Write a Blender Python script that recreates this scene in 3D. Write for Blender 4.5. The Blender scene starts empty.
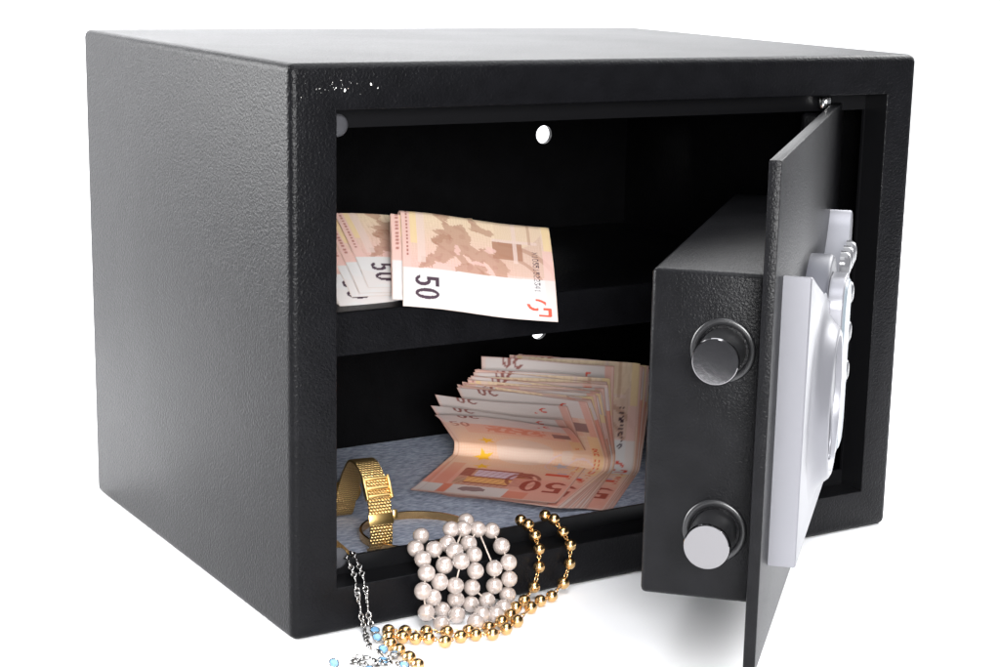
import bpy, bmesh, math, random
import numpy as np
from mathutils import Vector, Matrix
random.seed(7); rng = np.random.default_rng(7)
R_ = math.radians
S = bpy.context.scene
C = S.collection

# ------------------------------------------------------------------ helpers
def new_mat(name):
    m = bpy.data.materials.new(name); m.use_nodes = True
    nt = m.node_tree; b = nt.nodes['Principled BSDF']
    return m, nt, b

def pbr(name, col, rough=.5, metal=0., spec=.5, coat=0.):
    m, nt, b = new_mat(name)
    b.inputs['Base Color'].default_value = (*col, 1)
    b.inputs['Roughness'].default_value = rough
    b.inputs['Metallic'].default_value = metal
    b.inputs['Specular IOR Level'].default_value = spec
    b.inputs['Coat Weight'].default_value = coat
    return m

def add_bump(m, scale, strength, dist, detail=2., kind='noise', stretch=None, distortion=0.):
    nt = m.node_tree; b = nt.nodes['Principled BSDF']
    tc = nt.nodes.new('ShaderNodeTexCoord')
    vec = tc.outputs['Object']
    if stretch:
        mp = nt.nodes.new('ShaderNodeMapping'); mp.inputs['Scale'].default_value = stretch
        nt.links.new(vec, mp.inputs['Vector']); vec = mp.outputs['Vector']
    if kind == 'noise':
        t = nt.nodes.new('ShaderNodeTexNoise'); t.inputs['Scale'].default_value = scale
        t.inputs['Detail'].default_value = detail; t.inputs['Distortion'].default_value = distortion
        out = t.outputs['Fac']
    elif kind == 'voronoi':
        t = nt.nodes.new('ShaderNodeTexVoronoi'); t.inputs['Scale'].default_value = scale
        t.feature = 'SMOOTH_F1'; out = t.outputs['Distance']
    else:
        t = nt.nodes.new('ShaderNodeTexWave'); t.inputs['Scale'].default_value = scale
        t.inputs['Distortion'].default_value = distortion; out = t.outputs['Fac']
    nt.links.new(vec, t.inputs['Vector'])
    bp = nt.nodes.new('ShaderNodeBump'); bp.inputs['Strength'].default_value = strength
    bp.inputs['Distance'].default_value = dist
    nt.links.new(out, bp.inputs['Height'])
    prev = b.inputs['Normal'].links
    if prev: nt.links.new(prev[0].from_socket, bp.inputs['Normal'])
    nt.links.new(bp.outputs['Normal'], b.inputs['Normal'])
    return m

def vary(m, scale, c0, c1, detail=3., stretch=None):
    nt = m.node_tree; b = nt.nodes['Principled BSDF']
    tc = nt.nodes.new('ShaderNodeTexCoord'); vec = tc.outputs['Object']
    if stretch:
        mp = nt.nodes.new('ShaderNodeMapping'); mp.inputs['Scale'].default_value = stretch
        nt.links.new(vec, mp.inputs['Vector']); vec = mp.outputs['Vector']
    t = nt.nodes.new('ShaderNodeTexNoise'); t.inputs['Scale'].default_value = scale; t.inputs['Detail'].default_value = detail
    nt.links.new(vec, t.inputs['Vector'])
    r = nt.nodes.new('ShaderNodeValToRGB')
    r.color_ramp.elements[0].position = .3; r.color_ramp.elements[0].color = (*c0, 1)
    r.color_ramp.elements[1].position = .7; r.color_ramp.elements[1].color = (*c1, 1)
    nt.links.new(t.outputs['Fac'], r.inputs['Fac']); nt.links.new(r.outputs['Color'], b.inputs['Base Color'])
    return m

def obj(name, bm, mat, parent=None, smooth=False, angle=None):
    me = bpy.data.meshes.new(name)
    if isinstance(bm, bmesh.types.BMesh):
        bmesh.ops.recalc_face_normals(bm, faces=bm.faces)
        bm.to_mesh(me); bm.free()
    else:
        me.from_pydata(*bm); me.update()
    o = bpy.data.objects.new(name, me); C.objects.link(o)
    if mat: me.materials.append(mat)
    if parent: o.parent = parent
    if smooth or angle:
        me.shade_smooth()
        if angle: me.set_sharp_from_angle(angle=R_(angle))
    return o

def thing(name, label, cat, loc=(0, 0, 0), rz=0., group=None):
    o = bpy.data.objects.new(name, None); C.objects.link(o)
    o.empty_display_size = .02
    o.location = loc; o.rotation_euler = (0, 0, rz); o['label'] = label; o['category'] = cat
    if group: o['group'] = group
    return o

def tag(o, label, cat, group=None, kind=None):
    o['label'] = label; o['category'] = cat
    if group: o['group'] = group
    if kind: o['kind'] = kind
    return o

def add_box(bm, x0, x1, y0, y1, z0, z1, bev=0., seg=2):
    t = bmesh.new(); bmesh.ops.create_cube(t, size=1)
    for v in t.verts: v.co = Vector((x0 + (v.co.x + .5) * (x1 - x0), y0 + (v.co.y + .5) * (y1 - y0), z0 + (v.co.z + .5) * (z1 - z0)))
    if bev: bmesh.ops.bevel(t, geom=t.edges[:], offset=bev, segments=seg, affect='EDGES', profile=.5)
    merge(bm, t)

def merge(bm, t, M=None):
    if M is not None: bmesh.ops.transform(t, matrix=M, verts=t.verts)
    me = bpy.data.meshes.new('tmp'); t.to_mesh(me); t.free(); bm.from_mesh(me); bpy.data.meshes.remove(me)

def lathe(bm, prof, M, n=48, close=True):
    """prof: (radius, height) list revolved round local z"""
    t = bmesh.new(); rings = []
    for r, h in prof:
        if r < 1e-7: rings.append([t.verts.new((0, 0, h))])
        else: rings.append([t.verts.new((r * math.cos(2 * math.pi * i / n), r * math.sin(2 * math.pi * i / n), h)) for i in range(n)])
    for a, b in zip(rings[:-1], rings[1:]):
        for i in range(n):
            j = (i + 1) % n
            if len(a) == 1 and len(b) == 1: continue
            if len(a) == 1: t.faces.new((a[0], b[j], b[i]))
            elif len(b) == 1: t.faces.new((a[i], a[j], b[0]))
            else: t.faces.new((a[i], a[j], b[j], b[i]))
    merge(bm, t, M)

def tube(bm, pts, r, n=8, closed=False, flat=None, up=None):
    pts = [Vector(p) for p in pts]; N = len(pts); rings = []
    prev = None
    for i, p in enumerate(pts):
        if closed: d = pts[(i + 1) % N] - pts[i - 1]
        else: d = pts[min(i + 1, N - 1)] - pts[max(i - 1, 0)]
        d.normalize()
        if prev is None:
            a = up if up is not None else (Vector((0, 0, 1)) if abs(d.z) < .9 else Vector((1, 0, 0)))
            a = Vector(a)
        else: a = prev
        s = (a - d * a.dot(d)).normalized(); prev = s; q = d.cross(s)
        rx = r; ry = flat if flat else r
        rings.append([bm.verts.new(p + s * rx * math.cos(2 * math.pi * k / n) + q * ry * math.sin(2 * math.pi * k / n)) for k in range(n)])
    rr = list(zip(rings[:-1], rings[1:])) + ([(rings[-1], rings[0])] if closed else [])
    for a, b in rr:
        for k in range(n):
            bm.faces.new((a[k], a[(k + 1) % n], b[(k + 1) % n], b[k]))
    if not closed:
        bm.faces.new(rings[0][::-1]); bm.faces.new(rings[-1])

def prism(bm, outline, y0, y1, bev=0., seg=3):
    """outline in (x,z), extruded from y0 to y1"""
    t = bmesh.new()
    vs = [t.verts.new((x, y0, z)) for x, z in outline]
    f = t.faces.new(vs)
    e = bmesh.ops.extrude_face_region(t, geom=[f])
    for v in e['geom']:
        if isinstance(v, bmesh.types.BMVert): v.co.y = y1
    bmesh.ops.recalc_face_normals(t, faces=t.faces)
    if bev:
        es = [ed for ed in t.edges if all(abs(v.co.y - y1) < 1e-6 for v in ed.verts)]
        bmesh.ops.bevel(t, geom=es, offset=bev, segments=seg, affect='EDGES', profile=.5)
    merge(bm, t)

def rrect(x0, x1, z0, z1, r, n=6):
    o = []
    for cx, cz, a in ((x1 - r, z1 - r, 0), (x0 + r, z1 - r, 90), (x0 + r, z0 + r, 180), (x1 - r, z0 + r, 270)):
        for i in range(n + 1):
            t = R_(a + 90 * i / n); o.append((cx + r * math.cos(t), cz + r * math.sin(t)))
    return o

# ------------------------------------------------------------------ materials
def hammered(name, col, rough, bump=.5, spec=.10, sc=620):
    m = pbr(name, col, rough, spec=spec)
    vary(m, 90, [c * .8 for c in col], [c * 1.2 for c in col])
    add_bump(m, sc, bump, .0006, detail=1.5, distortion=.6)
    add_bump(m, 60, .10, .001, detail=2)
    nt = m.node_tree; tc = nt.nodes.new('ShaderNodeTexCoord'); n1 = nt.nodes.new('ShaderNodeTexNoise'); n1.inputs['Scale'].default_value = 14; n1.inputs['Detail'].default_value = 5
    nt.links.new(tc.outputs['Object'], n1.inputs['Vector'])
    mr = nt.nodes.new('ShaderNodeMapRange'); mr.inputs['From Min'].default_value = .3; mr.inputs['From Max'].default_value = .7
    mr.inputs['To Min'].default_value = rough - .018; mr.inputs['To Max'].default_value = rough + .02
    nt.links.new(n1.outputs['Fac'], mr.inputs['Value']); nt.links.new(mr.outputs['Result'], nt.nodes['Principled BSDF'].inputs['Roughness'])
    return m
M_shell = hammered('black_hammered_paint', (.0035, .0035, .0042), .34, .5, sc=760)
M_front = M_shell
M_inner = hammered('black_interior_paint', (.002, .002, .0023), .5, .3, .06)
M_door = hammered('door_paint', (.005, .005, .0057), .33, .36, sc=1000)
M_lip = pbr('black_gloss_lip', (.004, .004, .0045), .3, spec=.2); add_bump(M_lip, 300, .08, .0004)
M_felt = pbr('grey_felt', (.17, .18, .215), .95, spec=.1)
vary(M_felt, 260, (.17, .19, .245), (.42, .45, .54), detail=6, stretch=(1, 2.2, 1)); add_bump(M_felt, 900, .6, .0008, detail=4)
M_chrome = pbr('chrome', (.21, .205, .21), .08, 1.); add_bump(M_chrome, 500, .03, .0002, detail=5)
M_rim = pbr('polished_rim', (.85, .84, .83), .14, 1.)
M_blackplast = pbr('black_plastic', (.012, .012, .013), .3)
M_silver = pbr('silver_plastic', (.175, .175, .19), .36, .45, .3); add_bump(M_silver, 1500, .05, .0002)
M_silver2 = pbr('dark_silver_plastic', (.06, .061, .072), .4, .2, .3)
M_blue = pbr('pale_blue_membrane', (.14, .165, .185), .3)
M_clear = pbr('clear_key', (.09, .09, .095), .12)
M_pad = pbr('grey_rubber', (.045, .045, .05), .5, spec=.3)
M_gold = pbr('yellow_gold', (.74, .48, .22), .24, 1.)
M_gold_w = pbr('watch_gold', (.72, .49, .19), .30, 1.)
M_mesh = pbr('milanese_gold', (.70, .47, .19), .36, 1.)
M_steel = pbr('silver_metal', (.34, .33, .32), .18, 1.)
M_pearl = pbr('pearl', (.36, .30, .27), .22, .0, spec=1., coat=1.)
M_pearl.node_tree.nodes['Principled BSDF'].inputs['Coat Roughness'].default_value = .10
M_pearl.node_tree.nodes['Principled BSDF'].inputs['Coat IOR'].default_value = 2.2
M_cord = pbr('cream_cord', (.42, .35, .30), .7)
M_gem = pbr('blue_topaz', (.20, .42, .66), .05, 0., spec=1.)
M_gem.node_tree.nodes['Principled BSDF'].inputs['Transmission Weight'].default_value = .35
M_white = pbr('white_sweep', (.86, .86, .87), .55, spec=.2)
M_chip = pbr('bare_chip', (.75, .74, .70), .6)

# paper: colour comes from the printed colour attribute
M_note, nt, b = new_mat('banknote_print')
at = nt.nodes.new('ShaderNodeAttribute'); at.attribute_name = 'print'
nt.links.new(at.outputs['Color'], b.inputs['Base Color'])
b.inputs['Roughness'].default_value = .8; b.inputs['Specular IOR Level'].default_value = .15
add_bump(M_note, 140, .12, .0012, detail=4)

# ------------------------------------------------------------------ setting: one white studio sweep
bm = bmesh.new()
prof = [(-.50, 0), (.9, 0)]
for i in range(1, 13):
    a = R_(90 * i / 12); prof.append((.9 + .9 * math.sin(a), .9 - .9 * math.cos(a)))
prof += [(1.8, 1.6), (1.8, 2.6)]
xs = [-3.2, -1.5, 0, 1.5, 3.2]
grid = [[bm.verts.new((x, y, z)) for x in xs] for y, z in prof]
for i in range(len(prof) - 1):
    for j in range(len(xs) - 1):
        bm.faces.new((grid[i][j], grid[i][j + 1], grid[i + 1][j + 1], grid[i + 1][j]))
g = obj('ground', bm, M_white, smooth=True); g['kind'] = 'structure'

# ------------------------------------------------------------------ safe
W, H, D = .350, .2514, .2543
OX0, OX1, OZ0, OZ1 = .0213, .3310, .0210, .2322     # door opening in the front
FX0, FX1, FZ0, FZ1 = .0270, .3310, .0293, .2226     # stop flange behind it
FY = .016
safe = thing('safe', 'black hammered steel safe standing open on a white surface', 'safe')

def shell_mesh():
    bm = bmesh.new()
    t = bmesh.new(); bmesh.ops.create_cube(t, size=1)
    for v in t.verts: v.co = Vector(((v.co.x + .5) * W, (v.co.y + .5) * D, (v.co.z + .5) * H))
    # longer radius on the four edges that run front to back, then a small one elsewhere
    bmesh.ops.bevel(t, geom=t.edges[:], offset=.0038, segments=4, affect='EDGES', profile=.5)
    # drop the front and back planes
    kill = [f for f in t.faces if abs(abs(f.normal.y) - 1) < 1e-4]
    bmesh.ops.delete(t, geom=kill, context='FACES')
    def rect(x0, x1, z0, z1, y, r=0.):
        pts = rrect(x0, x1, z0, z1, r) if r else [(x1, z1), (x0, z1), (x0, z0), (x1, z0)]
        return [t.verts.new((x, y, z)) for x, z in pts]
    def loop_edges(vs):
        out = []
        for i in range(len(vs)):
            a, b = vs[i], vs[(i + 1) % len(vs)]
            out.append(t.edges.get((a, b)) or t.edges.new((a, b)))
        return out
    def strip(a, b):
        for i in range(len(a)):
            j = (i + 1) % len(a); t.faces.new((a[i], a[j], b[j], b[i]))
    def boundary(y):
        return [e for e in t.edges if e.is_boundary and all(abs(v.co.y - y) < 1e-5 for v in e.verts)]
    front = boundary(0.)
    e0 = .0011
    r0 = rect(OX0, OX1, OZ0, OZ1, 0); bmesh.ops.triangle_fill(t, use_beauty=True, edges=front + loop_edges(r0))
    r1 = rect(OX0 + e0 * .3, OX1 - e0 * .3, OZ0 + e0 * .3, OZ1 - e0 * .3, e0 * .3)
    strip(r0, r1)
    r2 = rect(OX0 + e0 * .4, OX1 - e0 * .4, OZ0 + e0 * .4, OZ1 - e0 * .4, FY); strip(r1, r2)
    r3 = rect(FX0, FX1 - .0008, FZ0, FZ1, FY); strip(r2, r3)
    r4 = rect(FX0, FX1 - .0008, FZ0, FZ1, FY + .0018); strip(r3, r4)
    r5 = rect(.003, W - .003, .003, H - .003, FY + .0018); strip(r4, r5)
    yb = D - .003
    r6 = rect(.003, W - .003, .003, H - .003, yb); strip(r5, r6)
    holes = [(.285, .187), (.065, .187), (.285, .0645), (.065, .0645)]
    def circ(cx, cz, r, y, n=28): return [t.verts.new((cx + r * math.cos(2 * math.pi * i / n), y, cz + r * math.sin(2 * math.pi * i / n))) for i in range(n)]
    ci = [circ(x, z, .0056, yb) for x, z in holes]; co = [circ(x, z, .0056, D) for x, z in holes]
    bmesh.ops.triangle_fill(t, use_beauty=True, edges=loop_edges(r6) + sum((loop_edges(c) for c in ci), []))
    bmesh.ops.triangle_fill(t, use_beauty=True, edges=boundary(D) + sum((loop_edges(c) for c in co), []))
    for a, b in zip(ci, co): strip(a, b)
    merge(bm, t)
    return bm
shell = obj('shell', shell_mesh(), M_shell, safe, angle=30)
# the inside is painted the same black, a little duller
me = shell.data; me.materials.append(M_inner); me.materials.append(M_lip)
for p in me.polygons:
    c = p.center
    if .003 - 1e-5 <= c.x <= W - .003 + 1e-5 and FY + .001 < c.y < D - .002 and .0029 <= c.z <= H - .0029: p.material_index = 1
    elif OX0 < c.x < OX1 and 0.0005 < c.y < FY + .001 and OZ0 < c.z < OZ1: p.material_index = 2

# shelf with a folded front lip
bm = bmesh.new()
prof = [(.0700, .1086), (.0700, .1282), (.0704, .1291), (.0713, .1296), (.2500, .1296), (.2500, .1284), (.0722, .1284), (.0714, .1278), (.0712, .1086)]
for x in (.0035, .3465): pass
va = [bm.verts.new((.0035, y, z)) for y, z in prof]; vb = [bm.verts.new((.3465, y, z)) for y, z in prof]
for i in range(len(prof)):
    j = (i + 1) % len(prof); bm.faces.new((va[i], va[j], vb[j], vb[i]))
bm.faces.new(va[::-1]); bm.faces.new(vb)
obj('shelf', bm, hammered('shelf_paint', (.0042, .0042, .005), .34, .55, .1), safe)

# grey stop pads on the flange
for z in (.2238, .0292):
    bm = bmesh.new()
    lathe(bm, [(0, .0012), (.0036, .0012), (.0048, .0006), (.0050, 0), (.005, -.0003)], Matrix.Translation((.0296, FY, z)) @ Matrix.Rotation(R_(90), 4, 'X'), 28)
    obj('stop_pad', bm, M_pad, safe, smooth=True)

# hinge
bm = bmesh.new()
lathe(bm, [(0, .2322), (.0028, .2322), (.0032, .2318), (.0032, .2270), (.0028, .2265), (0, .2265)], Matrix.Translation((.3000, .0122, -.0022)), 24)
obj('hinge_pin', bm, M_rim, safe, smooth=True)

# paint chips on the front rim
bm = bmesh.new()
chips = [(.0212, .2411, .8), (.0253, .2402, 1.5), (.0374, .2424, 1.1), (.0407, .2407, .7)]
for _ in range(26):
    chips.append((random.gauss(.0215, .0085), random.gauss(.2418, .0017), random.uniform(.12, .38)))
for x, z, s in chips:
    n = 5; k = s * .00062; a0 = random.uniform(-.6, .6); el = random.uniform(.35, .7)
    pts = []
    for i in range(n):
        a = 2 * math.pi * i / n; rr = k * random.uniform(.6, 1.2)
        px, pz = rr * math.cos(a) * el, rr * math.sin(a)
        pts.append((px * math.cos(a0) - pz * math.sin(a0), px * math.sin(a0) + pz * math.cos(a0)))
    if z > .246: continue
    top = [bm.verts.new((x + u, -.00012, z + w)) for u, w in pts]; bot = [bm.verts.new((x + u * 1.1, .0002, z + w * 1.1)) for u, w in pts]
    bm.faces.new(top)
    for i in range(n): bm.faces.new((top[i], top[(i + 1) % n], bot[(i + 1) % n], bot[i]))
obj('paint_chips', bm, M_chip, safe)

# ------------------------------------------------------------------ door (a part of the safe, its fittings sub-parts)
DA = R_(43.8)
def door_child(name, bm, mat, **k): return obj(name, bm, mat, door, **k)
ZT, ZB, DW, DT = .2265, .0235, .286, .0049
bm = bmesh.new(); add_box(bm, 0, DW, 0, DT, ZB, ZT, .0007, 2)
door = obj('door', bm, M_door, safe, angle=40)
door.location = (.1189, -.1719, 0); door.rotation_euler = (0, 0, DA)
# bolt housing
bm = bmesh.new(); add_box(bm, .020, .250, DT - .0004, .0506, .0453, .1797, .0022, 3)
door_child('bolt_housing', bm, M_door, angle=40)
# hinge knuckle
for z0, z1 in ((.2050, .2215), (.0290, .0450)):
    bm = bmesh.new(); add_box(bm, DW - .030, DW - .006, DT - .0004, .019, z0, z1, .002, 3)
    door_child('hinge_knuckle', bm, M_door, angle=40)
for z in (.1487, .0747):
    Mx = Matrix.Translation((.020, .0212, z)) @ Matrix.Rotation(R_(-90), 4, 'Y')     # local z towards the free edge
    bm = bmesh.new(); lathe(bm, [(.0130, -.001), (.0130, .0007), (.0124, .0012), (.0106, .0012), (.0101, .0005), (.0101, -.001)], Mx, 56)
    door_child('bolt_collar', bm, M_blackplast, smooth=True)
    bm = bmesh.new(); lathe(bm, [(.0090, -.004), (.0090, .0196)], Mx, 56)
    bolt = door_child('bolt', bm, M_blackplast, smooth=True)
    bm = bmesh.new(); lathe(bm, [(.0090, .0196), (.00925, .0199), (.00925, .0207), (.0090, .0212), (.00865, .0214), (0, .0214)], Mx, 64)
    door_child('bolt_end', bm, M_chrome, angle=25)

# lock panel on the outside of the door: y<0 is outwards
out = [(.027, .0600), (.027, .1785), (.033, .1778)]
nu = np.array([.033, .060, .085, .113, .142, .170, .195, .212, .224, .235]); nz = np.array([.1778, .1705, .1625, .1545, .1475, .1450, .1485, .1545, .1625, .1760])
cf = np.polyfit((nu - .14) * 10, nz, 4)
for uu in np.linspace(.036, .2345, 40): out.append((float(uu), float(np.polyval(cf, (uu - .14) * 10))))
out += [(.235, .1765), (.240, .1705), (.2405, .066), (.236, .0600)]
bm = bmesh.new(); prism(bm, out, .0004, -.0112, .0010, 3)
door_child('lock_panel', bm, M_silver, angle=35)
MY = Matrix.Rotation(R_(90), 4, 'X')       # lathe z -> -y (outwards)
def T(u, z, m=0.): return Matrix.Translation((u, -m, z)) @ MY
bm = bmesh.new(); lathe(bm, [(.031, -.0003), (.031, .0088), (.0302, .0100), (.029, .0104), (.024, .0098), (.010, .0090), (0, .009)], T(.142, .138), 72)
door_child('turning_knob', bm, M_silver2, angle=40)
bm = bmesh.new()
lathe(bm, [(.047, .0108), (.043, .0114), (.038, .0128), (.0345, .0155), (.0325, .0178), (.0310, .0186), (.0292, .0184), (.0286, .0168), (.0284, .0150)], T(.093, .113), 80)
dial = door_child('dial', bm, M_silver, angle=50)
bm = bmesh.new(); lathe(bm, [(.0285, .0158), (.020, .0162), (0, .0162)], T(.093, .113), 64)
door_child('dial_face', bm, M_silver2, smooth=True)
bm = bmesh.new()
tube(bm, [(.093 + .012 * math.sin(t * 2.6) - .004, -.0166, .113 + .028 * (-t)) for t in np.linspace(-.93, .93, 28)], .0009, 8)
door_child('dial_ridge', bm, M_silver, smooth=True)
bm = bmesh.new(); prism(bm, rrect(.128, .160, .080, .158, .012, 8), -.0100, -.0180, .0016, 3)
door_child('key_cover', bm, M_blue, angle=35)
bm = bmesh.new(); prism(bm, rrect(.126, .162, .078, .160, .013, 8), -.0100, -.0168, .0008, 3)
door_child('cover_frame', bm, M_silver, angle=35)
for i in range(4):
    for j in range(3):
        bm = bmesh.new()
        lathe(bm, [(.0062, .0105), (.0060, .0132), (.0050, .0148), (.003, .0155), (0, .0157)], T(.182 + .0165 * j, .100 + .0195 * i), 24)
        door_child('keypad_button', bm, M_clear, smooth=True)

# ------------------------------------------------------------------ felt mat on the safe's floor
bm = bmesh.new(); add_box(bm, .0045, W - .0045, FY + .004, D - .0045, .0034, .0065, .0006, 2)
felt = tag(obj('felt_mat', bm, M_felt), 'grey blue felt mat lining the floor inside the safe', 'felt mat')

# ------------------------------------------------------------------ banknote print
FONT = {'0': '01110 10001 10001 10001 10001 10001 01110', '1': '00100 01100 00100 00100 00100 00100 01110', '2': '01110 10001 00001 00110 01000 10000 11111',
        '3': '11111 00010 00100 00010 00001 10001 01110', '4': '00010 00110 01010 10010 11111 00010 00010', '5': '11111 10000 11110 00001 00001 10001 01110',
        'X': '10001 10001 01010 00100 01010 10001 10001', 'B': '11110 10001 10001 11110 10001 10001 11110', 'C': '01110 10001 10000 10000 10000 10001 01110',
        'E': '11111 10000 10000 11110 10000 10000 11111', 'Z': '11111 00001 00010 00100 01000 10000 11111', 'K': '10001 10010 10100 11000 10100 10010 10001',
        'T': '11111 00100 00100 00100 00100 00100 00100', 'P': '11110 10001 10001 11110 10000 10000 10000', ' ': '00000 00000 00000 00000 00000 00000 00000'}
def text_mask(X, Y, s, h):
    """X along the text, Y up (mm); h = glyph height"""
    out = np.zeros(X.shape, bool); px = h / 7.
    for i, ch in enumerate(s):
        rows = FONT[ch].split()
        gx = ((X - i * px * 6.2) / px); gy = (7 - Y / px)
        ix = np.floor(gx).astype(int); iy = np.floor(gy).astype(int)
        ok = (ix >= 0) & (ix < 5) & (iy >= 0) & (iy < 7)
        arr = np.array([[c == '1' for c in r] for r in rows])
        out[ok] |= arr[iy[ok], ix[ok]]
    return out
def ell(X, Y, cx, cy, rx, ry): return ((X - cx) / rx) ** 2 + ((Y - cy) / ry) ** 2
def fifty(X, Y, h, w=1.):
    """X right, Y up, mm, digits 50 of height h"""
    x = X / h / w; y = Y / h
    five = ((y > .84) & (y < 1) & (x > .04) & (x < .56)) | ((x > .04) & (x < .23) & (y > .5) & (y < 1))
    bowl = (ell(x, y, .27, .32, .31, .33) < 1) & ~(ell(x, y, .25, .32, .135, .19) < 1) & ~((x < .12) & (y > .2)) & ~((x < .25) & (y > .2) & (y < .5))
    five |= bowl
    zero = (ell(x, y, 1.02, .5, .31, .51) < 1) & ~(ell(x, y, 1.02, .5, .115, .38) < 1)
    return five | zero
def poly(X, Y, pts):
    inside = np.zeros(X.shape, bool); n = len(pts)
    for i in range(n):
        x0, y0 = pts[i]; x1, y1 = pts[(i + 1) % n]
        if y0 == y1: continue
        c = ((y0 > Y) != (y1 > Y)) & (X < (x1 - x0) * (Y - y0) / (y1 - y0) + x0); inside ^= c
    return inside
def star(X, Y, cx, cy, r, rot=0.):
    pts = []
    for i in range(10):
        a = rot + math.pi / 2 + i * math.pi / 5; rr = r if i % 2 == 0 else r * .42; pts.append((cx + rr * math.cos(a), cy + rr * math.sin(a)))
    return poly(X, Y, pts)
def wob(X, Y, f, seed):
    g = np.random.default_rng(seed); o = np.zeros(X.shape)
    for _ in range(6):
        a = g.uniform(0, 6.28); k = f * g.uniform(.6, 1.8); o += np.sin((X * math.cos(a) + Y * math.sin(a)) * k + g.uniform(0, 6.28))
    return o / 3.
def sr(r, g, b):
    c = np.array([r, g, b]) / 255.; return np.where(c <= .04045, c / 12.92, ((c + .055) / 1.055) ** 2.4)
WHITE, PINK, PALE, CREAM = sr(204, 201, 200), sr(214, 163, 150), sr(213, 190, 181), sr(217, 196, 168)
BROWN, TAN, DARK, RED = sr(160, 118, 97), sr(186, 154, 133), sr(58, 36, 52), sr(206, 72, 48)
ORANGE, YEL, RUST, LILAC, GREYP = sr(206, 122, 98), sr(222, 184, 40), sr(146, 80, 70), sr(204, 192, 208), sr(134, 112, 114)
def put(col, mask, c, a=1.):
    col[mask] = col[mask] * (1 - a) + np.asarray(c) * a
PINKB = sr(214, 177, 168)
EUROPE = [(.10, .66), (.13, .56), (.20, .52), (.24, .44), (.19, .40), (.25, .33), (.20, .28), (.28, .25), (.27, .17), (.20, .09), (.22, .02), (.32, .03), (.33, .10), (.29, .16), (.33, .21),
          (.41, .17), (.43, .23), (.46, .30), (.45, .38), (.50, .42), (.54, .38), (.60, .44), (.66, .50), (.70, .58), (.68, .66), (.62, .68), (.60, .61), (.56, .55), (.52, .52), (.55, .60), (.53, .66), (.47, .58), (.43, .50),
          (.40, .50), (.44, .58), (.40, .60), (.35, .52), (.31, .56), (.27, .60), (.22, .60), (.16, .66)]
EUR2 = [(.36, .60), (.44, .56), (.52, .62), (.60, .66), (.58, .74), (.45, .73), (.34, .66)]
SCAND = [(.44, .10), (.47, .07), (.50, .12), (.53, .17), (.61, .20), (.62, .25), (.56, .25), (.50, .23), (.45, .22), (.47, .16)]
BRIT = [(.20, .36), (.24, .31), (.32, .30), (.33, .35), (.27, .37), (.23, .42), (.20, .41)]
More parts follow.
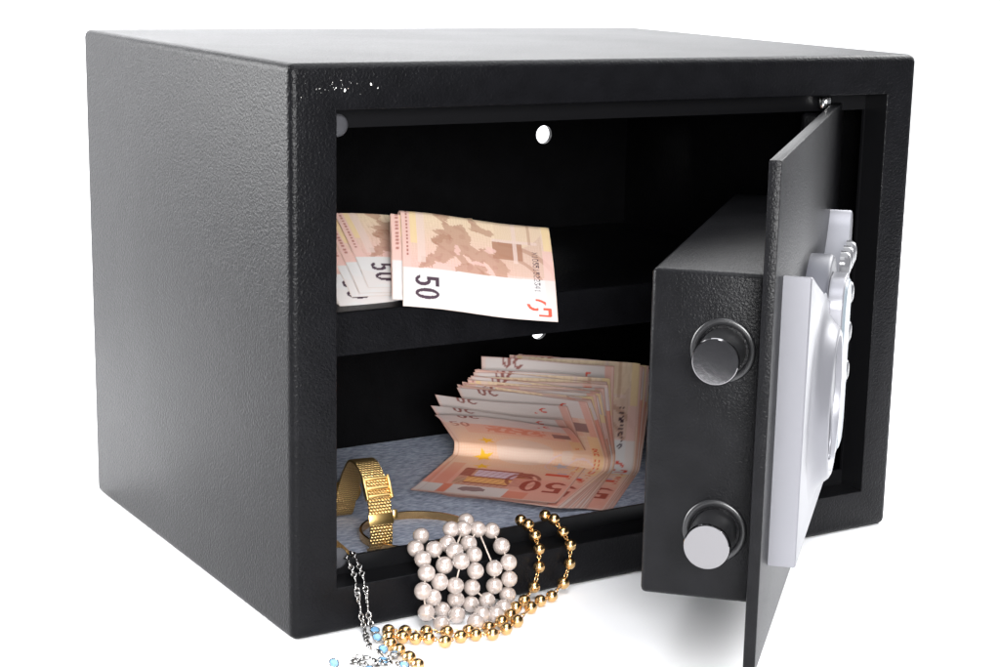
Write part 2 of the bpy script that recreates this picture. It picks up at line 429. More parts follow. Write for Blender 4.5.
def print_back(P, Q):
    """half of the reverse: P 0..77 across, Q 0 (fold) .. 70 (white short edge), mm"""
    col = np.empty(P.shape + (3,)); p = P / 77.; q = Q / 70.
    w = wob(P, Q, .28, 3)
    g = np.clip((q - .15) / .45, 0, 1)[..., None]
    col[:] = CREAM * (1 - g) + PINKB * g
    s = np.clip((p - .6) / .2, 0, 1)[..., None] * .55; col[:] = col * (1 - s) + np.array(PALE) * s
    # fine guilloche lines
    put(col, (np.sin(P * 4.1 + w * 2.) > .55), TAN, .16)
    put(col, (np.sin(Q * 3.7 + w * 3.) > .6), TAN, .12)
    put(col, (p > .62) & (q < .62) & (q > .04) & (p < .93), TAN, .45)
    put(col, (ell(P, Q, 52, -4, 24, 30) < 1) & (p > .6), CREAM, .6)
    put(col, (p > .60) & (p < .80) & (q > .30) & (q < .47), BROWN, .9)
    put(col, (p > .60) & (p < .9) & (q > .27) & (q < .30), PALE, .8)
    for rr in (22, 30):
        e = ell(P, Q, 48, 52, rr * 1.05, rr); put(col, (abs(np.sqrt(e) - 1) < .045) & (p > .64) & (q < .66), BROWN, .55)
    put(col, (abs(p - .75) < .012) & (q < .5), PALE, .8); put(col, (abs(p - .85) < .01) & (q < .3), BROWN, .5)
    edge = wob(P, Q, 1.1, 8) * .007 + wob(P, Q, 2.6, 9) * .006
    for pl in (EUROPE, SCAND, BRIT, EUR2):
        put(col, poly(p + edge, q * 1.02 + edge, pl), BROWN, .66)
    land = np.zeros(P.shape, bool)
    for pl in (EUROPE, SCAND, BRIT, EUR2): land |= poly(p + edge, q * 1.02 + edge, pl)
    put(col, land & (np.sin(Q * 8.5 + wob(P, Q, .5, 21) * 2.2) > .25), TAN, .35)
    put(col, land & (wob(P, Q, .9, 22) > .45), RUST, .16)
    put(col, ~land & (np.sin(P * 7.7 + wob(P, Q, .4, 23) * 2.5) > .45) & (q < .65), BROWN, .13)
    # smaller seas inside the land
    for cx, cy, rx, ry in ((.25, .64, .07, .045), (.50, .545, .05, .02), (.585, .40, .04, .03), (.36, .44, .02, .05)):
        put(col, ell(p + edge, q + edge, cx, cy, rx, ry) < 1, PINKB, .8)
    put(col, (p < .055), PINKB, .9); put(col, (p > .03) & (p < .042) & (np.sin(Q * 2.4) > -.3) & (q < .55), RUST, .8)
    put(col, (p > .055) & (p < .10) & (q < .42), YEL * .28 + CREAM * .72, .8)
    put(col, (p > .10) & (p < .15) & (q < .6), PALE, .7)
    put(col, (p > .945) & (q < .35), YEL * .28 + CREAM * .72, .8); put(col, (p > .93) & (q >= .35) & (q < .64), PINKB, .8)
    # white end
    wh = q + .02 * p > .655
    put(col, wh, WHITE, 1.); put(col, wh & (wob(P, Q, .15, 5) > .5), PALE, .18)
    put(col, wh & (p > .93), PALE, .4)
    put(col, text_mask((Q - 26) / .82, P - 66.2, 'X10551522341', 3.1), DARK, .95)      # reads downwards
    put(col, fifty(Q - 50.5, P - 6.2, 11.6, .92), DARK, .96)
    # see-through register mark
    e = np.sqrt(ell(P, Q, 66.0, 60.0, 3.4, 3.4)); put(col, (abs(e - 1) < .24) & (Q > 60.2) & (P < 67.5), RED, .95)
    e = np.sqrt(ell(P, Q, 66.5, 62.5, 6.0, 5.0)); put(col, (abs(e - 1) < .13) & (Q < 60.4) & (P > 66.2) & (P < 71.5), RED, .95)
    put(col, ((abs(P - 73.2) < .8) & (Q > 62.2) & (Q < 67)) | ((abs(Q - 62.8) < .7) & (P > 70) & (P < 73.8)) | ((abs(Q - 66.8) < .7) & (P > 67.5) & (P < 73.4)), RED, .95)
    put(col, (P < .5) | (P > 76.5) | (Q > 69.5), TAN, .45)  # edges darkened in the colour, as contact shadow between stacked notes
    return col
def print_front(P, Q):
    """obverse seen upside down: P 0..77 along the fold, Q -70 (upper half's top) .. 70 (lower free edge)"""
    col = np.empty(P.shape + (3,)); p = P / 77.
    w = wob(P, Q, .25, 11)
    up = np.clip((Q + 30) / -40., 0, 1)[..., None]; lo = np.clip((Q - 8) / 25., 0, 1)[..., None]
    col[:] = CREAM * .55 + PALE * .45
    col[:] = col * (1 - up) + np.array(PALE * .7 + WHITE * .3) * up
    col[:] = col * (1 - lo) + np.array(PINK) * lo
    put(col, np.sin(P * 3.9 + w * 2.5) > .6, PINK, .22); put(col, np.sin(Q * 3.3 + w * 3) > .6, ORANGE, .12)
    # upper half: white end, digits, dark patch, marks
    put(col, Q < -52, WHITE, .85)
    put(col, (Q < -34) & (Q > -52) & (p > .14) & (p < .88), PINK, .45)
    put(col, (Q < -38) & (Q > -50) & (p > .30) & (p < .75) & (wob(P, Q, .9, 14) > -.25), ORANGE, .6)
    put(col, fifty(24 - P, -Q - 64, 10.5, .85), RUST * .7 + DARK * .3, .85)
    put(col, fifty(P - 4, -Q - 46, 9, .9), RUST, .6)
    put(col, (p > .80) & (p < .93) & (Q < -38) & (Q > -47), GREYP, .85)
    e = np.sqrt(ell(P, Q, 63, -63, 2.3, 2.3)); put(col, (abs(e - 1) < .3) & (P < 64), RED, .9); put(col, ell(P, Q, 57, -59, .8, .8) < 1, RED, .9)
    put(col, (p > .93) & (Q < -34), PINK, .7); put(col, (p > .90) & (Q >= -34) & (Q < 6), YEL * .25 + CREAM * .75, .6)
    put(col, (p < .03) & (Q < -20) , PALE, .6)
    # middle: watermark, stars, text along the short side
    put(col, ell(P, Q, 40, -14, 17, 15) < 1, WHITE, .45)
    for cx, cy, r in ((19, -22, 5.2), (16, -6, 6.3), (20, 11, 5.2), (29, 24, 5.), (46, 28, 5.)):
        put(col, star(P, Q, cx, cy, r, .3), YEL, .92)
    put(col, star(P, Q, 63, -2, 5.5, .2), sr(176, 188, 206), .9)
    put(col, np.abs(ell(P, Q, 63, -2, 9, 10) - 1) < .1, LILAC, .6)
    put(col, text_mask(22 + Q, P - 70.5, 'BCE ECB EZB EKT EKP', 2.6), RED, .85)
    # lower half: arched windows, big digits, printed border
    win = (P > 12) & (P < 52) & (Q > 17) & (Q < 50)
    put(col, win, TAN, .5)
    for (x0, x1, z0, z1, c, a) in ((20, 44, 19, 31, LILAC, .95), (18, 44, 33, 43, sr(222, 176, 120), .95), (12, 19, 18, 32, RUST, .75), (44, 53, 19, 44, RUST, .65), (18, 46, 31, 33, RUST, .9), (18, 46, 43, 45, RUST, .9), (13, 46, 16.5, 18.2, RUST, .9), (12, 18, 36, 46, TAN, .9)):
        put(col, (P > x0) & (P < x1) & (Q > z0) & (Q < z1), c, a)
    put(col, win & (np.abs(np.sin((P + Q * .3) * .85)) < .22), RUST, .55)
    put(col, win & (np.abs(np.sin(Q * 1.0)) < .16), RUST, .45)
    put(col, np.abs(np.sqrt(ell(P, Q, 49, 31, 9, 12)) - 1) < .12, RUST, .8)
    put(col, np.abs(np.sqrt(ell(P, Q, 49, 31, 5, 8)) - 1) < .16, RUST, .7)
    put(col, (P > 43) & (P < 74) & (Q > 28) & (Q < 51), PINK, .65)
    put(col, fifty(74 - P, Q - 29.5, 20, .92), RUST * .65 + RED * .2, .92)
    put(col, (P > 58) & (P < 72) & (Q > 14) & (Q < 18), RED, .85); put(col, (P > 64) & (P < 70) & (Q > 11) & (Q < 13.5), LILAC * .8, .9)
    put(col, (P > 2) & (P < 10) & (Q > 8) & (Q < 52), ORANGE, .35)
    put(col, (P < 10) & (Q > 50), WHITE, .9)
    wh = (Q > 49) & (P > 14) & (P < 46); put(col, wh, WHITE, .85)
    put(col, (Q > 49) & (P > 9) & (P < 14), ORANGE, .8); put(col, (Q > 53) & (P >= 46) & (P < 58), ORANGE, .6)
    put(col, (ell(P + wob(P, Q, .9, 4), Q + wob(P, Q, .8, 6), 27, 56, 8, 4.6) < 1), GREYP, .9)
    put(col, Q > 67.5, PALE, .8); put(col, P > 75.6, PALE, .7)
    put(col, (P < .5) | (P > 76.4) | (np.abs(Q) > 69.5), RUST, .45)  # painted shade lines along the edges, to part the fanned leaves
    return np.clip(col, 0, 1) ** np.array([1.04, 1.13, 1.16])

def note_mesh(name, verts, P, Q, fn):
    """verts (n,m,3); one continuous printed sheet"""
    n, m, _ = verts.shape
    idx = np.arange(n * m).reshape(n, m)
    faces = np.stack([idx[:-1, :-1], idx[:-1, 1:], idx[1:, 1:], idx[1:, :-1]], -1).reshape(-1, 4)
    me = bpy.data.meshes.new(name); me.vertices.add(n * m); me.vertices.foreach_set('co', verts.reshape(-1).astype(np.float32))
    me.loops.add(faces.size); me.polygons.add(len(faces))
    me.loops.foreach_set('vertex_index', faces.reshape(-1).astype(np.int32))
    me.polygons.foreach_set('loop_start', np.arange(0, faces.size, 4, dtype=np.int32)); me.polygons.foreach_set('loop_total', np.full(len(faces), 4, np.int32))
    me.update(calc_edges=True); me.validate()
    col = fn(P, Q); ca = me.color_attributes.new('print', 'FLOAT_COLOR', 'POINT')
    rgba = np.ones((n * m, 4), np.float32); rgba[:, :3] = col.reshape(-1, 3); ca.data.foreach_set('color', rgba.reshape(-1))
    me.materials.append(M_note); me.shade_smooth()
    o = bpy.data.objects.new(name, me); C.objects.link(o); return o

# ---- the fanned wad on the felt: folded notes nested in one another
Bb = np.array([.735, .678, 0.]); Bb /= np.linalg.norm(Bb); Ee = np.array([Bb[1], -Bb[0], 0.]); Zz = np.array([0, 0, 1.])
F0 = np.array([.1397, .1430, 0.])
LO, UP = .080, .060
fan = [(30.5, -.001), (34.5, -.004), (42.5, -.0035), (48.5, .010), (50.5, .011), (52.5, .0115), (54.5, .012), (57.5, .0125), (62, .0125), (66.5, .012), (84, .0115),
       (99, .0240), (103, .0252), (106, .0258), (107, .0262), (111, .0265), (115, .0268), (119, .0272), (124, .0275)]
full = []
for k, (th, sh) in enumerate(fan):
    full.append((th, sh))
    if 3 <= k <= 8:
        for f in (.33, .67): full.append((th + (fan[k + 1][0] - th) * f + random.uniform(-.5, .5), sh + (fan[k + 1][1] - sh) * f + random.uniform(-.0016, .0016)))
fan = full
NF = len(fan)
def flip_front(P, Q): return print_front(77 - P, -Q)
def flip_back(P, Q): return np.where((Q < 0)[..., None], print_back(P, 70 + Q), print_front(P, Q))
def wad_note(k):
    th, sh = fan[k]; th = R_(th); bk = .00029 * k
    fine = .0005 if k == 0 else (.0008 if k < 6 else .001)
    nq = int(.140 / fine) + 1; npx = int(.077 / fine) + 1
    s = np.linspace(0, .140, nq); r = .0045 + .000115 * k
    L = r * (math.pi - th); s0 = LO - L / 2; s1 = LO + L / 2
    head = np.where(s < s0, math.pi, np.where(s > s1, th, math.pi - (s - s0) / L * (math.pi - th)))
    bow = np.clip((s - s1) / (.140 - s1), 0, 1)
    head = head + (bow - .5) * (bow > 0) * R_(-10 if k == 0 else random.uniform(-3, 3) if k == 22 else random.uniform(-11, 11))
    ds = s[1] - s[0]
    g = np.concatenate([[0], np.cumsum(np.cos(head[:-1]) * ds)]); z = np.concatenate([[0], np.cumsum(np.sin(head[:-1]) * ds)])
    z0 = .0068 + .0001 * (NF - 1 - k)
    bb = -g + bk; zz = z + z0
    # free edge lifts a little at the front notes
    if k < 3: zz = zz + np.clip(1 - s / .02, 0, 1) ** 2 * (.0012 - .0004 * k)
    x = np.linspace(0, .077, npx)
    rot = R_(random.uniform(-.5, .5) + (1.5 if k == 0 else 0 if k < 3 else -6 + (k - 3) * .5 if k < 23 else 1.))
    X, B = np.meshgrid(x, bb); X = X + sh
    # twist: turn about the fold
    cx, cb = .0385 + sh, .0750 + bk
    Xr = cx + (X - cx) * math.cos(rot) - (B - cb) * math.sin(rot); Br = cb + (X - cx) * math.sin(rot) + (B - cb) * math.cos(rot)
    ZZ = np.repeat(zz[:, None], npx, 1)
    upper = np.clip((s - s1) / (.140 - s1), 0, 1)[:, None]
    wave = .0007 * np.sin(X / .077 * 5 + k * 1.7) * upper; ZZ = ZZ + wave
    Br = Br + upper ** 2 * .0016 * np.sin(X / .077 * 4 + k)
    V = F0 + Xr[..., None] * Ee + Br[..., None] * Bb + ZZ[..., None] * Zz
    P, Q = np.meshgrid(x * 1000, (.070 - s) * 1000)
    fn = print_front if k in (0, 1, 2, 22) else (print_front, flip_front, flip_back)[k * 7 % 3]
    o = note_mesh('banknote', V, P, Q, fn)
    return o
GW = 'folded fifty euro notes fanned on the felt'
for k in range(NF):
    o = wad_note(k)
    if k == 0: lab = 'pink fifty euro note at the front of the fanned wad, yellow stars showing'
    elif k == 1: lab = 'folded fifty euro note right behind the front note of the fanned wad'
    elif k == 2: lab = 'folded fifty euro note third from the front of the fanned wad'
    elif k == 22: lab = 'upright fifty euro note with a wide pale top, tallest in the fanned wad'
    elif k == 23: lab = 'dim fifty euro note just behind the tallest pale upright one'
    elif k < 22: lab = 'folded fifty euro note midway in the fanned wad, mostly its top strip showing'
    else: lab = 'folded fifty euro note at the back of the fanned wad, leaning right'
    tag(o, lab, 'banknote', GW)

# ---- folded notes leaning on the shelf
def shelf_note(BL, h, w, label, height=.066, roll=.0030, half=.070, fine=.001, bow=.0015, dz=0., droop=0.):
    BL, h, w = (np.array(v, float) for v in (BL, h, w)); h /= np.linalg.norm(h); w = w - h * w.dot(h); w /= np.linalg.norm(w)
    nrm = np.cross(w, h)                       # towards the viewer
    tot = 2 * half - .002 - 1.3 * roll
    nq = int(tot / fine) + 1; npx = int(.077 / fine) + 1
    s = np.linspace(0, tot, nq); L = math.pi * roll; s0 = half - L / 2; s1 = half + L / 2
    a = np.clip((s - s0) / L, 0, 1) * math.pi
    ds = s[1] - s[0]
    hh = np.concatenate([[0], np.cumsum(np.cos(a[:-1]) * ds)]); nn = -np.concatenate([[0], np.cumsum(np.sin(a[:-1]) * ds)])
    a_ = np.clip((s - s1) / (tot - s1), 0, 1); nn = nn + a_ * max(2 * roll - .0045, 0)
    nn = nn + bow * np.sin(np.clip(s / .07, 0, 1) * math.pi)
    x = np.linspace(0, .077, npx); X, Hh = np.meshgrid(x, hh); Nn = np.repeat(nn[:, None], npx, 1)
    Nn = Nn + droop * (X / .077) ** 2 * np.clip(1 - s / .07, 0, 1)[:, None] + .0006 * np.sin(X / .077 * 7)
    V = BL + X[..., None] * w + Hh[..., None] * h + Nn[..., None] * nrm
    P, Q = np.meshgrid(x * 1000, s * 1000); Q = 70 - np.abs(Q - 70)            # both halves carry print
    o = note_mesh('banknote', V, P, 70 - (70 - Q), lambda p, q: print_back(p, np.clip(70 - q, 0, 70)))
    return tag(o, label, 'banknote', 'folded fifty euro notes on the shelf')
hR = (.0245, .050, .0415); wR = (.0705, -.0290, -.0112)
shelf_note((.0905, .0690, .1302), hR, wR, 'large fifty euro note in front on the shelf, map print and 50 in full view', fine=.0003, bow=.0022, roll=.0065, half=.0715)
def frame(h, w):
    h, w = np.array(h, float), np.array(w, float); h /= np.linalg.norm(h); w -= h * w.dot(h); w /= np.linalg.norm(w); return h, w, np.cross(w, h)
h_, w_, n_ = frame(hR, wR)
shelf_note(np.array([.0905, .0690, .1302]) - w_ * .0048 - n_ * .0016 + h_ * .0050, hR, wR, 'fifty euro note under the large front note, its pink edge showing on the left', roll=.0006, half=.057, fine=.0008, bow=.0022)
# the left stack: sheets lying on one another, each turned a little further
h_, w_, n_ = frame((.1442, .8888, .435), (.975, -.200, -.120))
A0 = np.array([.0863, .0880, .1360]) - w_ * .0045
for i, (a, b, d, lab, fine) in enumerate((
        (0, 0, 0, 'fifty euro note on top of the left stack, dark 50 beside the large note', .0006),
        (-.0050, -.0030, 1.5, 'fifty euro note second in the left stack, just left of the top one', .0008),
        (-.0090, -.0042, 2.5, 'fifty euro note third in the left stack, a thin strip showing', .0008),
        (-.0165, -.0098, 1, 'fifty euro note low in the left stack, with a half hidden 50', .0006),
        (-.0160, -.0108, 0, 'fifty euro note just above the lowest of the left stack, edge only', .001),
        (-.0155, -.0118, 0, 'lowest fifty euro note of the left stack, touching the shelf', .001))):
    d = R_(d); h2 = h_ * math.cos(d) - w_ * math.sin(d) * -1 * -1; w2 = w_ * math.cos(d) + h_ * math.sin(d)
    shelf_note(A0 + w_ * a + h_ * b - n_ * .0014 * i, h2, w2, lab, roll=.0005, half=.0645 - .0008 * i, fine=fine, bow=.0012)

# ------------------------------------------------------------------ jewellery
def icos(r, sub=3):
    bm = bmesh.new(); bmesh.ops.create_icosphere(bm, subdivisions=sub, radius=r); return bm
def ball_mesh(name, r, mat, sub=4):
    me = bpy.data.meshes.new(name); b = icos(r, sub); b.to_mesh(me); b.free(); me.materials.append(mat); me.shade_smooth(); return me
def beads(strands, me, name, parent, r=None):
    for pts in strands.values():
        for p in pts:
            o = bpy.data.objects.new(name, me); C.objects.link(o); o.location = Vector(p) / 1000.; o.parent = parent
            o.rotation_euler = (random.uniform(0, 6), random.uniform(0, 6), random.uniform(0, 6))
            k = random.uniform(.975, 1.02); o.scale = (k, k, k)
PEARLS = {
  'S1': [(72.2,15.6,33.0),(65.7,8.8,30.0),(65.5,1.6,27.1),(64.0,-4.6,22.7),(59.7,-9.3,16.4),(60.8,-10.7,6.4),(62.9,-20.9,4.0)],
  'S2': [(84.9,10.0,35.9),(80.8,5.9,30.7),(73.1,4.7,29.7),(74.7,-2.1,23.8),(70.2,-6.0,17.8),(65.7,-7.9,11.8),(71.1,-6.9,4.4),(74.5,-14.6,4.0)],
  'S3': [(92.3,11.7,34.4),(80.2,-1.7,29.7),(79.5,-9.0,27.1),(77.3,-7.8,15.4),(78.7,-6.1,7.9),(86.2,-6.9,4.5),(82.7,-22.6,5.2)],
  'S4': [(97.8,18.5,35.2),(100.0,11.1,33.2),(92.3,6.4,28.7),(91.1,-0.7,25.8),(89.3,-5.3,19.6),(87.4,-5.7,12.1)],
  'S5': [(99.3,-5.5,19.2),(99.5,-5.5,10.7),(94.8,-7.0,4.7),(90.4,-22.5,4.0)],
  'S6': [(107.5,10.9,31.4),(108.0,2.7,26.1),(106.8,-5.8,20.9),(106.7,-6.9,13.3),(106.1,-6.7,5.5),(97.6,-17.0,4.0),(76.7,-27.5,4.5)],
}
GOLD = {
  'A': [(126.8,16.2,32.1),(127.6,10.8,31.1),(128.4,5.7,27.0),(126.1,-1.8,22.9),(125.5,-3.2,14.7),(121.7,-5.2,6.0),(112.5,-11.4,2.9),(104.2,-17.0,2.9),(97.2,-23.9,2.9),(89.4,-29.0,2.9),(80.6,-32.5,2.9),(70.9,-31.2,2.9),(61.8,-27.8,2.9),(54.0,-23.1,2.9),(45.8,-18.5,2.9),(39.9,-14.0,2.9)],
  'B': [(140.7,16.4,32.2),(142.5,11.1,31.5),(143.9,5.1,26.5),(143.4,-2.3,22.3),(142.6,-3.5,13.6),(138.0,-5.4,5.2),(126.9,-12.5,2.9),(119.1,-15.0,2.9),(110.4,-20.3,2.9),(95.9,-31.8,2.9),(86.7,-37.5,2.9),(78.0,-40.1,2.9),(71.1,-37.1,2.9),(64.3,-35.7,2.9),(55.5,-37.3,2.9),(51.0,-30.7,2.9),(46.0,-27.9,2.9),(41.8,-23.7,2.9),(36.4,-20.7,2.9),(33.4,-28.1,2.9),(33.6,-36.0,2.9),(33.2,-45.9,2.9),(32.6,-54.6,2.9)],
}
SILVER = {
  'a': [(33.5,22.0,8.2),(33.2,17.2,30.5),(32.7,10.9,28.7),(32.2,5.4,25.1),(31.8,2.1,22.9),(30.8,-1.3,18.5),(31.5,-1.5,14.7),(32.0,-2.7,7.7),(33.1,-4.0,2.2),(30.3,-11.1,1.2),(25.5,-24.3,1.2)],
  'b': [(37.5,22.0,8.2),(37.2,17.2,30.5),(36.8,11.7,28.9),(36.3,6.7,25.9),(35.6,1.4,22.5),(35.2,-1.4,17.8),(35.6,-1.5,13.0),(35.8,-3.1,5.9),(36.5,-3.9,2.7),(35.8,-8.7,1.2)],
}
GEMS = [(35.6,-9.1,2.2),(32.6,-17.2,2.2),(28.3,-31.1,2.4),(30.2,-38.6,2.4),(22.3,-42.6,2.4),(3.3,-34.2,2.2),(27.8,-51.2,2.4),(13.0,-48.,2.3)]

pn = thing('pearl_necklace', 'pearl necklace heaped over the lip of the safe', 'necklace', (.085, -.006, 0))
off = Vector((-.085, .006, 0))
def shift(o):
    o.location = o.location + off; return o
pearl_me = ball_mesh('pearl', .00402, M_pearl)
n0 = len(bpy.data.objects)
for pts in PEARLS.values():
    for p in pts:
        o = bpy.data.objects.new('pearl', pearl_me); C.objects.link(o); o.parent = pn; o.location = Vector(p) / 1000. + off
        o.rotation_euler = (random.uniform(0, 6), random.uniform(0, 6), 0); k = random.uniform(.96, 1.02); o.scale = (k, k, k * random.uniform(.97, 1.03))
bm = bmesh.new()
links = list(PEARLS.values()) + [[PEARLS['S4'][1], PEARLS['S5'][0]], [PEARLS['S4'][5], PEARLS['S5'][2]], [PEARLS['S1'][6], PEARLS['S2'][7]], [PEARLS['S3'][6], PEARLS['S6'][6]], [PEARLS['S4'][0], PEARLS['S3'][0]]]
for pts in links:
    for a, b in zip(pts[:-1], pts[1:]): tube(bm, [Vector(a) / 1000 + off, Vector(b) / 1000 + off], .00042, 6)
obj('cord', bm, M_cord, pn, smooth=True)

gn = thing('bead_necklace', 'gold bead necklace hanging in two strands from the safe onto the white surface', 'necklace', (.100, -.012, 0))
off2 = Vector((-.100, .012, 0))
bead_me = ball_mesh('gold_bead', .0029, M_gold)
for pts in GOLD.values():
    for p in pts:
        o = bpy.data.objects.new('gold_bead', bead_me); C.objects.link(o); o.parent = gn; o.location = Vector(p) / 1000. + off2
        o.rotation_euler = (random.uniform(0, 6), random.uniform(0, 6), 0); k = random.uniform(.96, 1.03); o.scale = (k, k, k)
def torus(bm, Mx, R, r, n=14, m=7, sx=1.):
    t = bmesh.new()
    tube(t, [(R * sx * math.cos(2 * math.pi * i / n), R * math.sin(2 * math.pi * i / n), 0) for i in range(n)], r, m, closed=True, up=(0, 0, 1))
    merge(bm, t, Mx)
bm = bmesh.new()
for pts in list(GOLD.values()) + [[GOLD['A'][-1], GOLD['B'][18]]]:
    for a, b in zip(pts[:-1], pts[1:]):
        a = Vector(a) / 1000 + off2; b = Vector(b) / 1000 + off2; d = b - a; L = d.length
        gap = max(L - .0056, .0012)
        q = d.to_track_quat('X', 'Z').to_matrix().to_4x4()
        mid = (a + b) / 2
        for s, rx in ((-.27, 25), (.27, 115)):
            torus(bm, Matrix.Translation(mid + d.normalized() * gap * s) @ q @ Matrix.Rotation(R_(rx), 4, 'X'), .00085, .00026, sx=max(1., gap / .0024))
obj('wire_links', bm, M_gold, gn, smooth=True)

# silver chain with blue stones
sn = thing('pendant_necklace', 'silver chain with blue stones hanging over the left end of the safe lip', 'necklace', (.033, -.01, 0))
off3 = Vector((-.033, .01, 0))
def resample(pts, step):
    pts = [Vector(p) / 1000 for p in pts]; out = [pts[0].copy()]; acc = 0.
    for a, b in zip(pts[:-1], pts[1:]):
        L = (b - a).length; pos = 0.
        while acc + (L - pos) >= step:
            pos += step - acc; acc = 0.; out.append(a.lerp(b, pos / L))
        acc += L - pos
    return out
for key, pts in SILVER.items():
    bm = bmesh.new(); q = resample(pts, .0020)
    for i in range(len(q) - 1):
        d = q[i + 1] - q[i]; M4 = Matrix.Translation((q[i] + q[i + 1]) / 2 + off3) @ d.to_track_quat('X', 'Y').to_matrix().to_4x4()
        if i % 6 in (2,):
            t = bmesh.new(); add_box(t, -.0015, .0015, -.0011, .0011, -.0004, .0004, .0003, 1); merge(bm, t, M4 @ Matrix.Rotation(R_(20), 4, 'X'))
        else:
            torus(bm, M4 @ Matrix.Rotation(R_(35 if i % 2 else 120), 4, 'X'), .00115, .00044, 14, 7, sx=1.2)
    obj('chain', bm, M_steel, sn, smooth=True)
for i, p in enumerate(GEMS):
    p = Vector(p) / 1000 + off3
    Mx = Matrix.Translation(p) @ Matrix.Rotation(R_(random.uniform(-25, 25)) + R_(20), 4, 'X') @ Matrix.Rotation(random.uniform(0, 6), 4, 'Z')
    bm = bmesh.new(); lathe(bm, [(0, -.0016), (.0019, .0001), (.0020, .0004), (.0013, .0011), (0, .0011)], Mx, 8)
    obj('blue_stone', bm, M_gem, sn)
    bm = bmesh.new(); lathe(bm, [(.0010, -.0019), (.0021, -.0003), (.00235, .0002), (.0023, .0005), (.00205, .0004), (.0019, -.0002), (.0009, -.0017)], Mx, 24)
    for k in range(4):
        a = k * math.pi / 2 + .4; t = bmesh.new(); bmesh.ops.create_icosphere(t, subdivisions=1, radius=.00042); merge(bm, t, Mx @ Matrix.Translation((.0020 * math.cos(a), .0020 * math.sin(a), .0006)))
    obj('setting', bm, M_steel, sn, smooth=True)
bm = bmesh.new()
for i in range(26):                      # open-work leaves and rings round the stones
    x, y = random.uniform(.010, .030), random.uniform(-.050, -.034)
    Mx = Matrix.Translation(Vector((x, y, random.uniform(.0012, .0034))) + off3) @ Matrix.Rotation(random.uniform(0, 6), 4, 'Z') @ Matrix.Rotation(R_(random.uniform(-45, 45)), 4, 'X')
    if i % 2: torus(bm, Mx, .0015, .00042, 16, 7, sx=1.4)
    else:
        t = bmesh.new(); bmesh.ops.create_icosphere(t, subdivisions=2, radius=1.); merge(bm, t, Mx @ Matrix.Diagonal((.0024, .0010, .0007, 1)))
obj('openwork', bm, M_steel, sn, smooth=True)

# watch with a woven gold strap, standing on its edge on the felt
wt = thing('wristwatch', 'gold wristwatch with woven mesh strap standing on edge on the felt', 'watch', (.0837, .095, .0065), R_(-6))
LP = [(-.0180, .0004), (-.0205, .0012), (-.0222, .0040), (-.0224, .0085), (-.0222, .0130), (-.0208, .0195), (-.0185, .0265), (-.0135, .0335), (-.0060, .0385), (.0010, .0402), (.0085, .0385), (.0170, .0300), (.0235, .0200), (.0290, .0100), (.0335, .0030), (.0400, .0006)]
def spline(pts, n=12):
    pts = [pts[0]] + pts + [pts[-1]]; out = []; N = len(pts)
    for i in range(1, N - 2):
        p0, p1, p2, p3 = (np.array(pts[(i + k - 1) % N]) for k in range(4))
        for t in np.linspace(0, 1, n, endpoint=False):
            out.append(.5 * ((2 * p1) + (-p0 + p2) * t + (2 * p0 - 5 * p1 + 4 * p2 - p3) * t ** 2 + (-p0 + 3 * p1 - 3 * p2 + p3) * t ** 3))
    return [tuple(p) for p in out]
loop = spline(LP)
bm = bmesh.new(); hw = .0058; th = .0006
N = len(loop); arr = np.array(loop); tan = np.gradient(arr, axis=0); tan /= np.linalg.norm(tan, axis=1)[:, None]
nrm = np.stack([-tan[:, 1], tan[:, 0]], 1)
if nrm[N // 2][1] < 0: nrm = -nrm
rows = []
for i in range(N):
    o_ = arr[i] + nrm[i] * th; n_ = arr[i] - nrm[i] * th
    rows.append([bm.verts.new((-hw, o_[0], o_[1])), bm.verts.new((hw, o_[0], o_[1])), bm.verts.new((hw, n_[0], n_[1])), bm.verts.new((-hw, n_[0], n_[1]))])
for i in range(N - 1):
    a, b = rows[i], rows[i + 1]
    for k in range(4): bm.faces.new((a[k], a[(k + 1) % 4], b[(k + 1) % 4], b[k]))
bm.faces.new(rows[0]); bm.faces.new(rows[-1][::-1])
# woven wires: fine rows across the strap
m, nt2, b2 = new_mat('woven_gold')
b2.inputs['Base Color'].default_value = (.70, .46, .18, 1); b2.inputs['Metallic'].default_value = 1; b2.inputs['Roughness'].default_value = .33
uvn = nt2.nodes.new('ShaderNodeUVMap')
w1 = nt2.nodes.new('ShaderNodeTexWave'); w1.bands_direction = 'Y'; w1.inputs['Scale'].default_value = 1.; w1.inputs['Distortion'].default_value = 1.2; w1.inputs['Detail Scale'].default_value = 2.
w2 = nt2.nodes.new('ShaderNodeTexWave'); w2.bands_direction = 'DIAGONAL'; w2.inputs['Scale'].default_value = 1.3; w2.inputs['Distortion'].default_value = .6
for w_ in (w1, w2): nt2.links.new(uvn.outputs['UV'], w_.inputs['Vector'])
ad = nt2.nodes.new('ShaderNodeMath'); ad.operation = 'ADD'; nt2.links.new(w1.outputs['Fac'], ad.inputs[0])
ml = nt2.nodes.new('ShaderNodeMath'); ml.operation = 'MULTIPLY'; ml.inputs[1].default_value = .5; nt2.links.new(w2.outputs['Fac'], ml.inputs[0]); nt2.links.new(ml.outputs[0], ad.inputs[1])
bpn = nt2.nodes.new('ShaderNodeBump'); bpn.inputs['Strength'].default_value = .8; bpn.inputs['Distance'].default_value = .0004
rmp = nt2.nodes.new('ShaderNodeValToRGB'); rmp.color_ramp.elements[0].position = .25; rmp.color_ramp.elements[0].color = (.33, .19, .06, 1)
rmp.color_ramp.elements[1].position = .95; rmp.color_ramp.elements[1].color = (.64, .44, .19, 1)
nt2.links.new(ad.outputs[0], rmp.inputs['Fac']); nt2.links.new(rmp.outputs['Color'], b2.inputs['Base Color'])
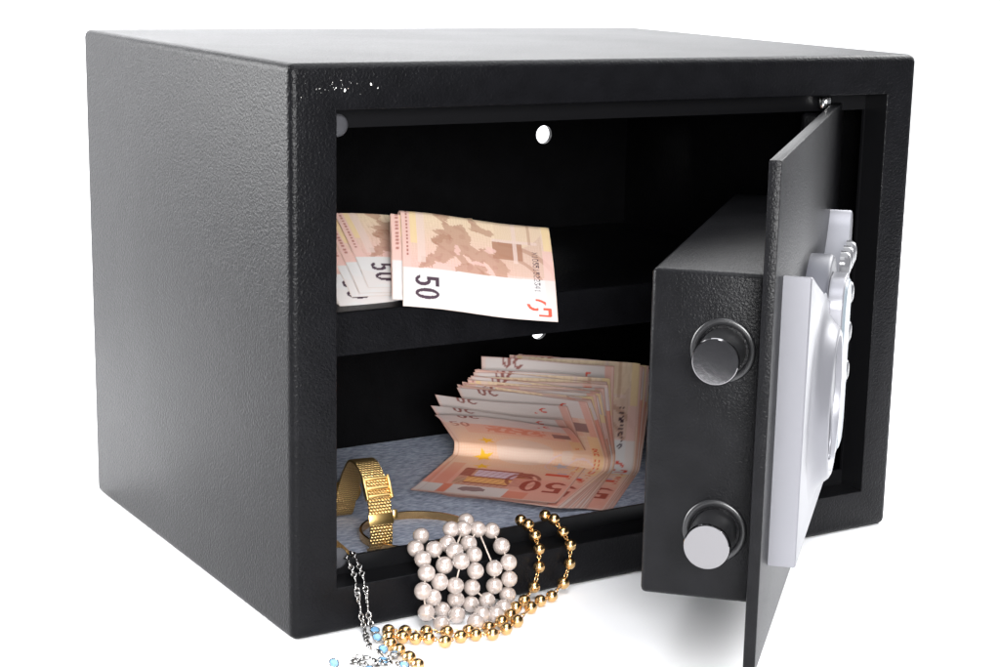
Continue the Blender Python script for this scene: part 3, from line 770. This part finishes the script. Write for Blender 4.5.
nt2.links.new(ad.outputs[0], bpn.inputs['Height']); nt2.links.new(bpn.outputs['Normal'], b2.inputs['Normal'])
bmesh.ops.recalc_face_normals(bm, faces=bm.faces)
uvl = bm.loops.layers.uv.new('UVMap')
arc = np.concatenate([[0], np.cumsum(np.linalg.norm(np.diff(np.vstack([arr, arr[:1]]), axis=0), axis=1))]) * 1000
bm.verts.index_update(); bm.verts.ensure_lookup_table()
for f in bm.faces:
    ids = [l.vert.index // 4 for l in f.loops]; wrap = max(ids) - min(ids) > 2
    for l, i in zip(f.loops, ids):
        l[uvl].uv = (l.vert.co.x * 1000 * .30, arc[i] * .21)
strap = obj('strap', bm, m, wt, angle=40)
# clasp: frame, bars, sliding plate and a side tab lying on the near face of the strap
def on_loop(fr):
    i = int(fr) % N; return arr[i], tan[i], nrm[i]
def clasp_box(name, i0, x0, x1, l0, l1, h0, h1, mat, bev=.0003):
    p_, t_, n_ = on_loop(i0)
    M4 = Matrix(((1, 0, 0, 0), (0, t_[0], n_[0], p_[0]), (0, t_[1], n_[1], p_[1]), (0, 0, 0, 1)))
    b_ = bmesh.new(); t2 = bmesh.new(); add_box(t2, x0, x1, l0, l1, h0, h1, bev, 2); merge(b_, t2, M4)
    return obj(name, b_, mat, wt, angle=40)
best = min(range(N), key=lambda i: abs(arr[i][0] + .0170) + abs(arr[i][1] - .0310))
low = min(range(N), key=lambda i: abs(arr[i][0] + .0215) + abs(arr[i][1] - .0165))
sgn = 1 if tan[best][1] > 0 else -1
for l0, l1 in ((-.0050, -.0036), (-.0010, .0006), (.0040, .0054)):
    clasp_box('clasp_bar', best, -.0068, .0068, l0, l1, .0006, .0021, M_gold_w)
for x0 in (-.0070, .0058):
    clasp_box('clasp_side', best, x0, x0 + .0012, -.0060, .0060, -.0008, .0028, M_gold_w)
clasp_box('clasp_plate', low, -.0064, .0064, -.0028, .0028, .0004, .0013, M_gold_w)
clasp_box('clasp_tab', low, .0062, .0088, -.0006, .0040, -.0004, .0014, M_gold_w, .0005)
# the other half of the strap lies flat, running back towards the viewer
bm = bmesh.new(); add_box(bm, -.0265, -.0150, -.024, .034, .0002, .0014, .0004, 2)
uvl = bm.loops.layers.uv.new('UVMap')
for f in bm.faces:
    for l in f.loops: l[uvl].uv = (l.vert.co.x * 300, l.vert.co.y * 210)
obj('strap_end', bm, m, wt, angle=40)
# watch case at the hidden left rear of the loop
ci = min(range(N), key=lambda i: abs(arr[i][0] - .0260) + abs(arr[i][1] - .0150))
p_, t_, n_ = on_loop(ci)
M4 = Matrix(((1, 0, 0, 0), (0, t_[0], n_[0], p_[0]), (0, t_[1], n_[1], p_[1]), (0, 0, 0, 1)))
bm = bmesh.new(); lathe(bm, [(0, .0004), (.0080, .0004), (.0085, .0010), (.0085, .0034), (.0078, .0042), (.0070, .0042), (0, .0040)], M4, 40)
obj('watch_case', bm, M_gold_w, wt, angle=40)

# gold bangle lying on the felt, through the strap
bm = bmesh.new(); nb = 96; ring = []
for i in range(nb):
    a = 2 * math.pi * i / nb; rr = .0288
    sq = [(rr - .0006, .0001), (rr + .0006, .0001), (rr + .0008, .0022), (rr + .0006, .0041), (rr - .0006, .0041), (rr - .0007, .0022)]
    ring.append([bm.verts.new((r * math.cos(a), r * math.sin(a), z)) for r, z in sq])
for i in range(nb):
    a, b = ring[i], ring[(i + 1) % nb]
    for k in range(6): bm.faces.new((a[k], a[(k + 1) % 6], b[(k + 1) % 6], b[k]))
bg = obj('bangle', bm, M_gold, smooth=False, angle=25); bg.location = (.1085, .0850, .0066)
tag(bg, 'thin plain gold bangle lying on the felt behind the pearls', 'bangle')

# ------------------------------------------------------------------ studio lights
def area(name, loc, target, size, power, col=(1, 1, 1), sy=None):
    l = bpy.data.lights.new(name, 'AREA'); l.energy = power; l.size = size; l.color = col
    if sy: l.shape = 'RECTANGLE'; l.size_y = sy
    o = bpy.data.objects.new(name, l); C.objects.link(o); o.location = loc
    o.rotation_euler = (Vector(target) - Vector(loc)).to_track_quat('-Z', 'Y').to_euler(); return o
key = area('key_softbox', (-.44, -1.24, .44), (.14, .12, .15), .55, 11.5, sy=.42)
key.data.spread = R_(95)
area('overhead_softbox', (.60, -.10, 1.75), (.40, -.05, 0), 2.0, 44, (.95, .97, 1))
area('back_softbox', (.65, 1.20, 1.00), (.17, -.05, .20), 1.4, 11, sy=.8)
lf = area('left_softbox', (-.66, .70, .50), (0, .17, .27), .8, 7.5)
lf.data.spread = R_(55)
area('front_fill', (-.25, -.85, 1.55), (.1, -.2, 0), .9, 17, (.96, .97, 1))  # unseen lamp, added to lighten the shaded ground under the door
area('right_softbox', (1.35, .30, .75), (.2, -.15, .10), .8, 20)
area('backdrop_light', (.7, .5, 1.3), (.8, 1.8, .5), 1.4, 32)

w = bpy.data.worlds.new('World'); S.world = w; w.use_nodes = True
w.node_tree.nodes['Background'].inputs[0].default_value = (.9, .93, 1, 1); w.node_tree.nodes['Background'].inputs[1].default_value = .24

# ------------------------------------------------------------------ camera
cam = bpy.data.cameras.new('camera'); co = bpy.data.objects.new('camera', cam); C.objects.link(co); S.camera = co
co.location = (-.316928, -.689707, .303972); co.rotation_mode = 'XYZ'
co.rotation_euler = (1.34646929, -.0274686173, -.577846801)
cam.sensor_width = 36; cam.lens = 1822.83925 / 1000 * 36
cam.shift_x = -.0652919; cam.shift_y = .0214031
cam.clip_start = .01; cam.clip_end = 50
S.view_settings.view_transform = 'Standard'; S.view_settings.look = 'None'; S.view_settings.exposure = 0; S.view_settings.gamma = 1
S.cycles.max_bounces = 8
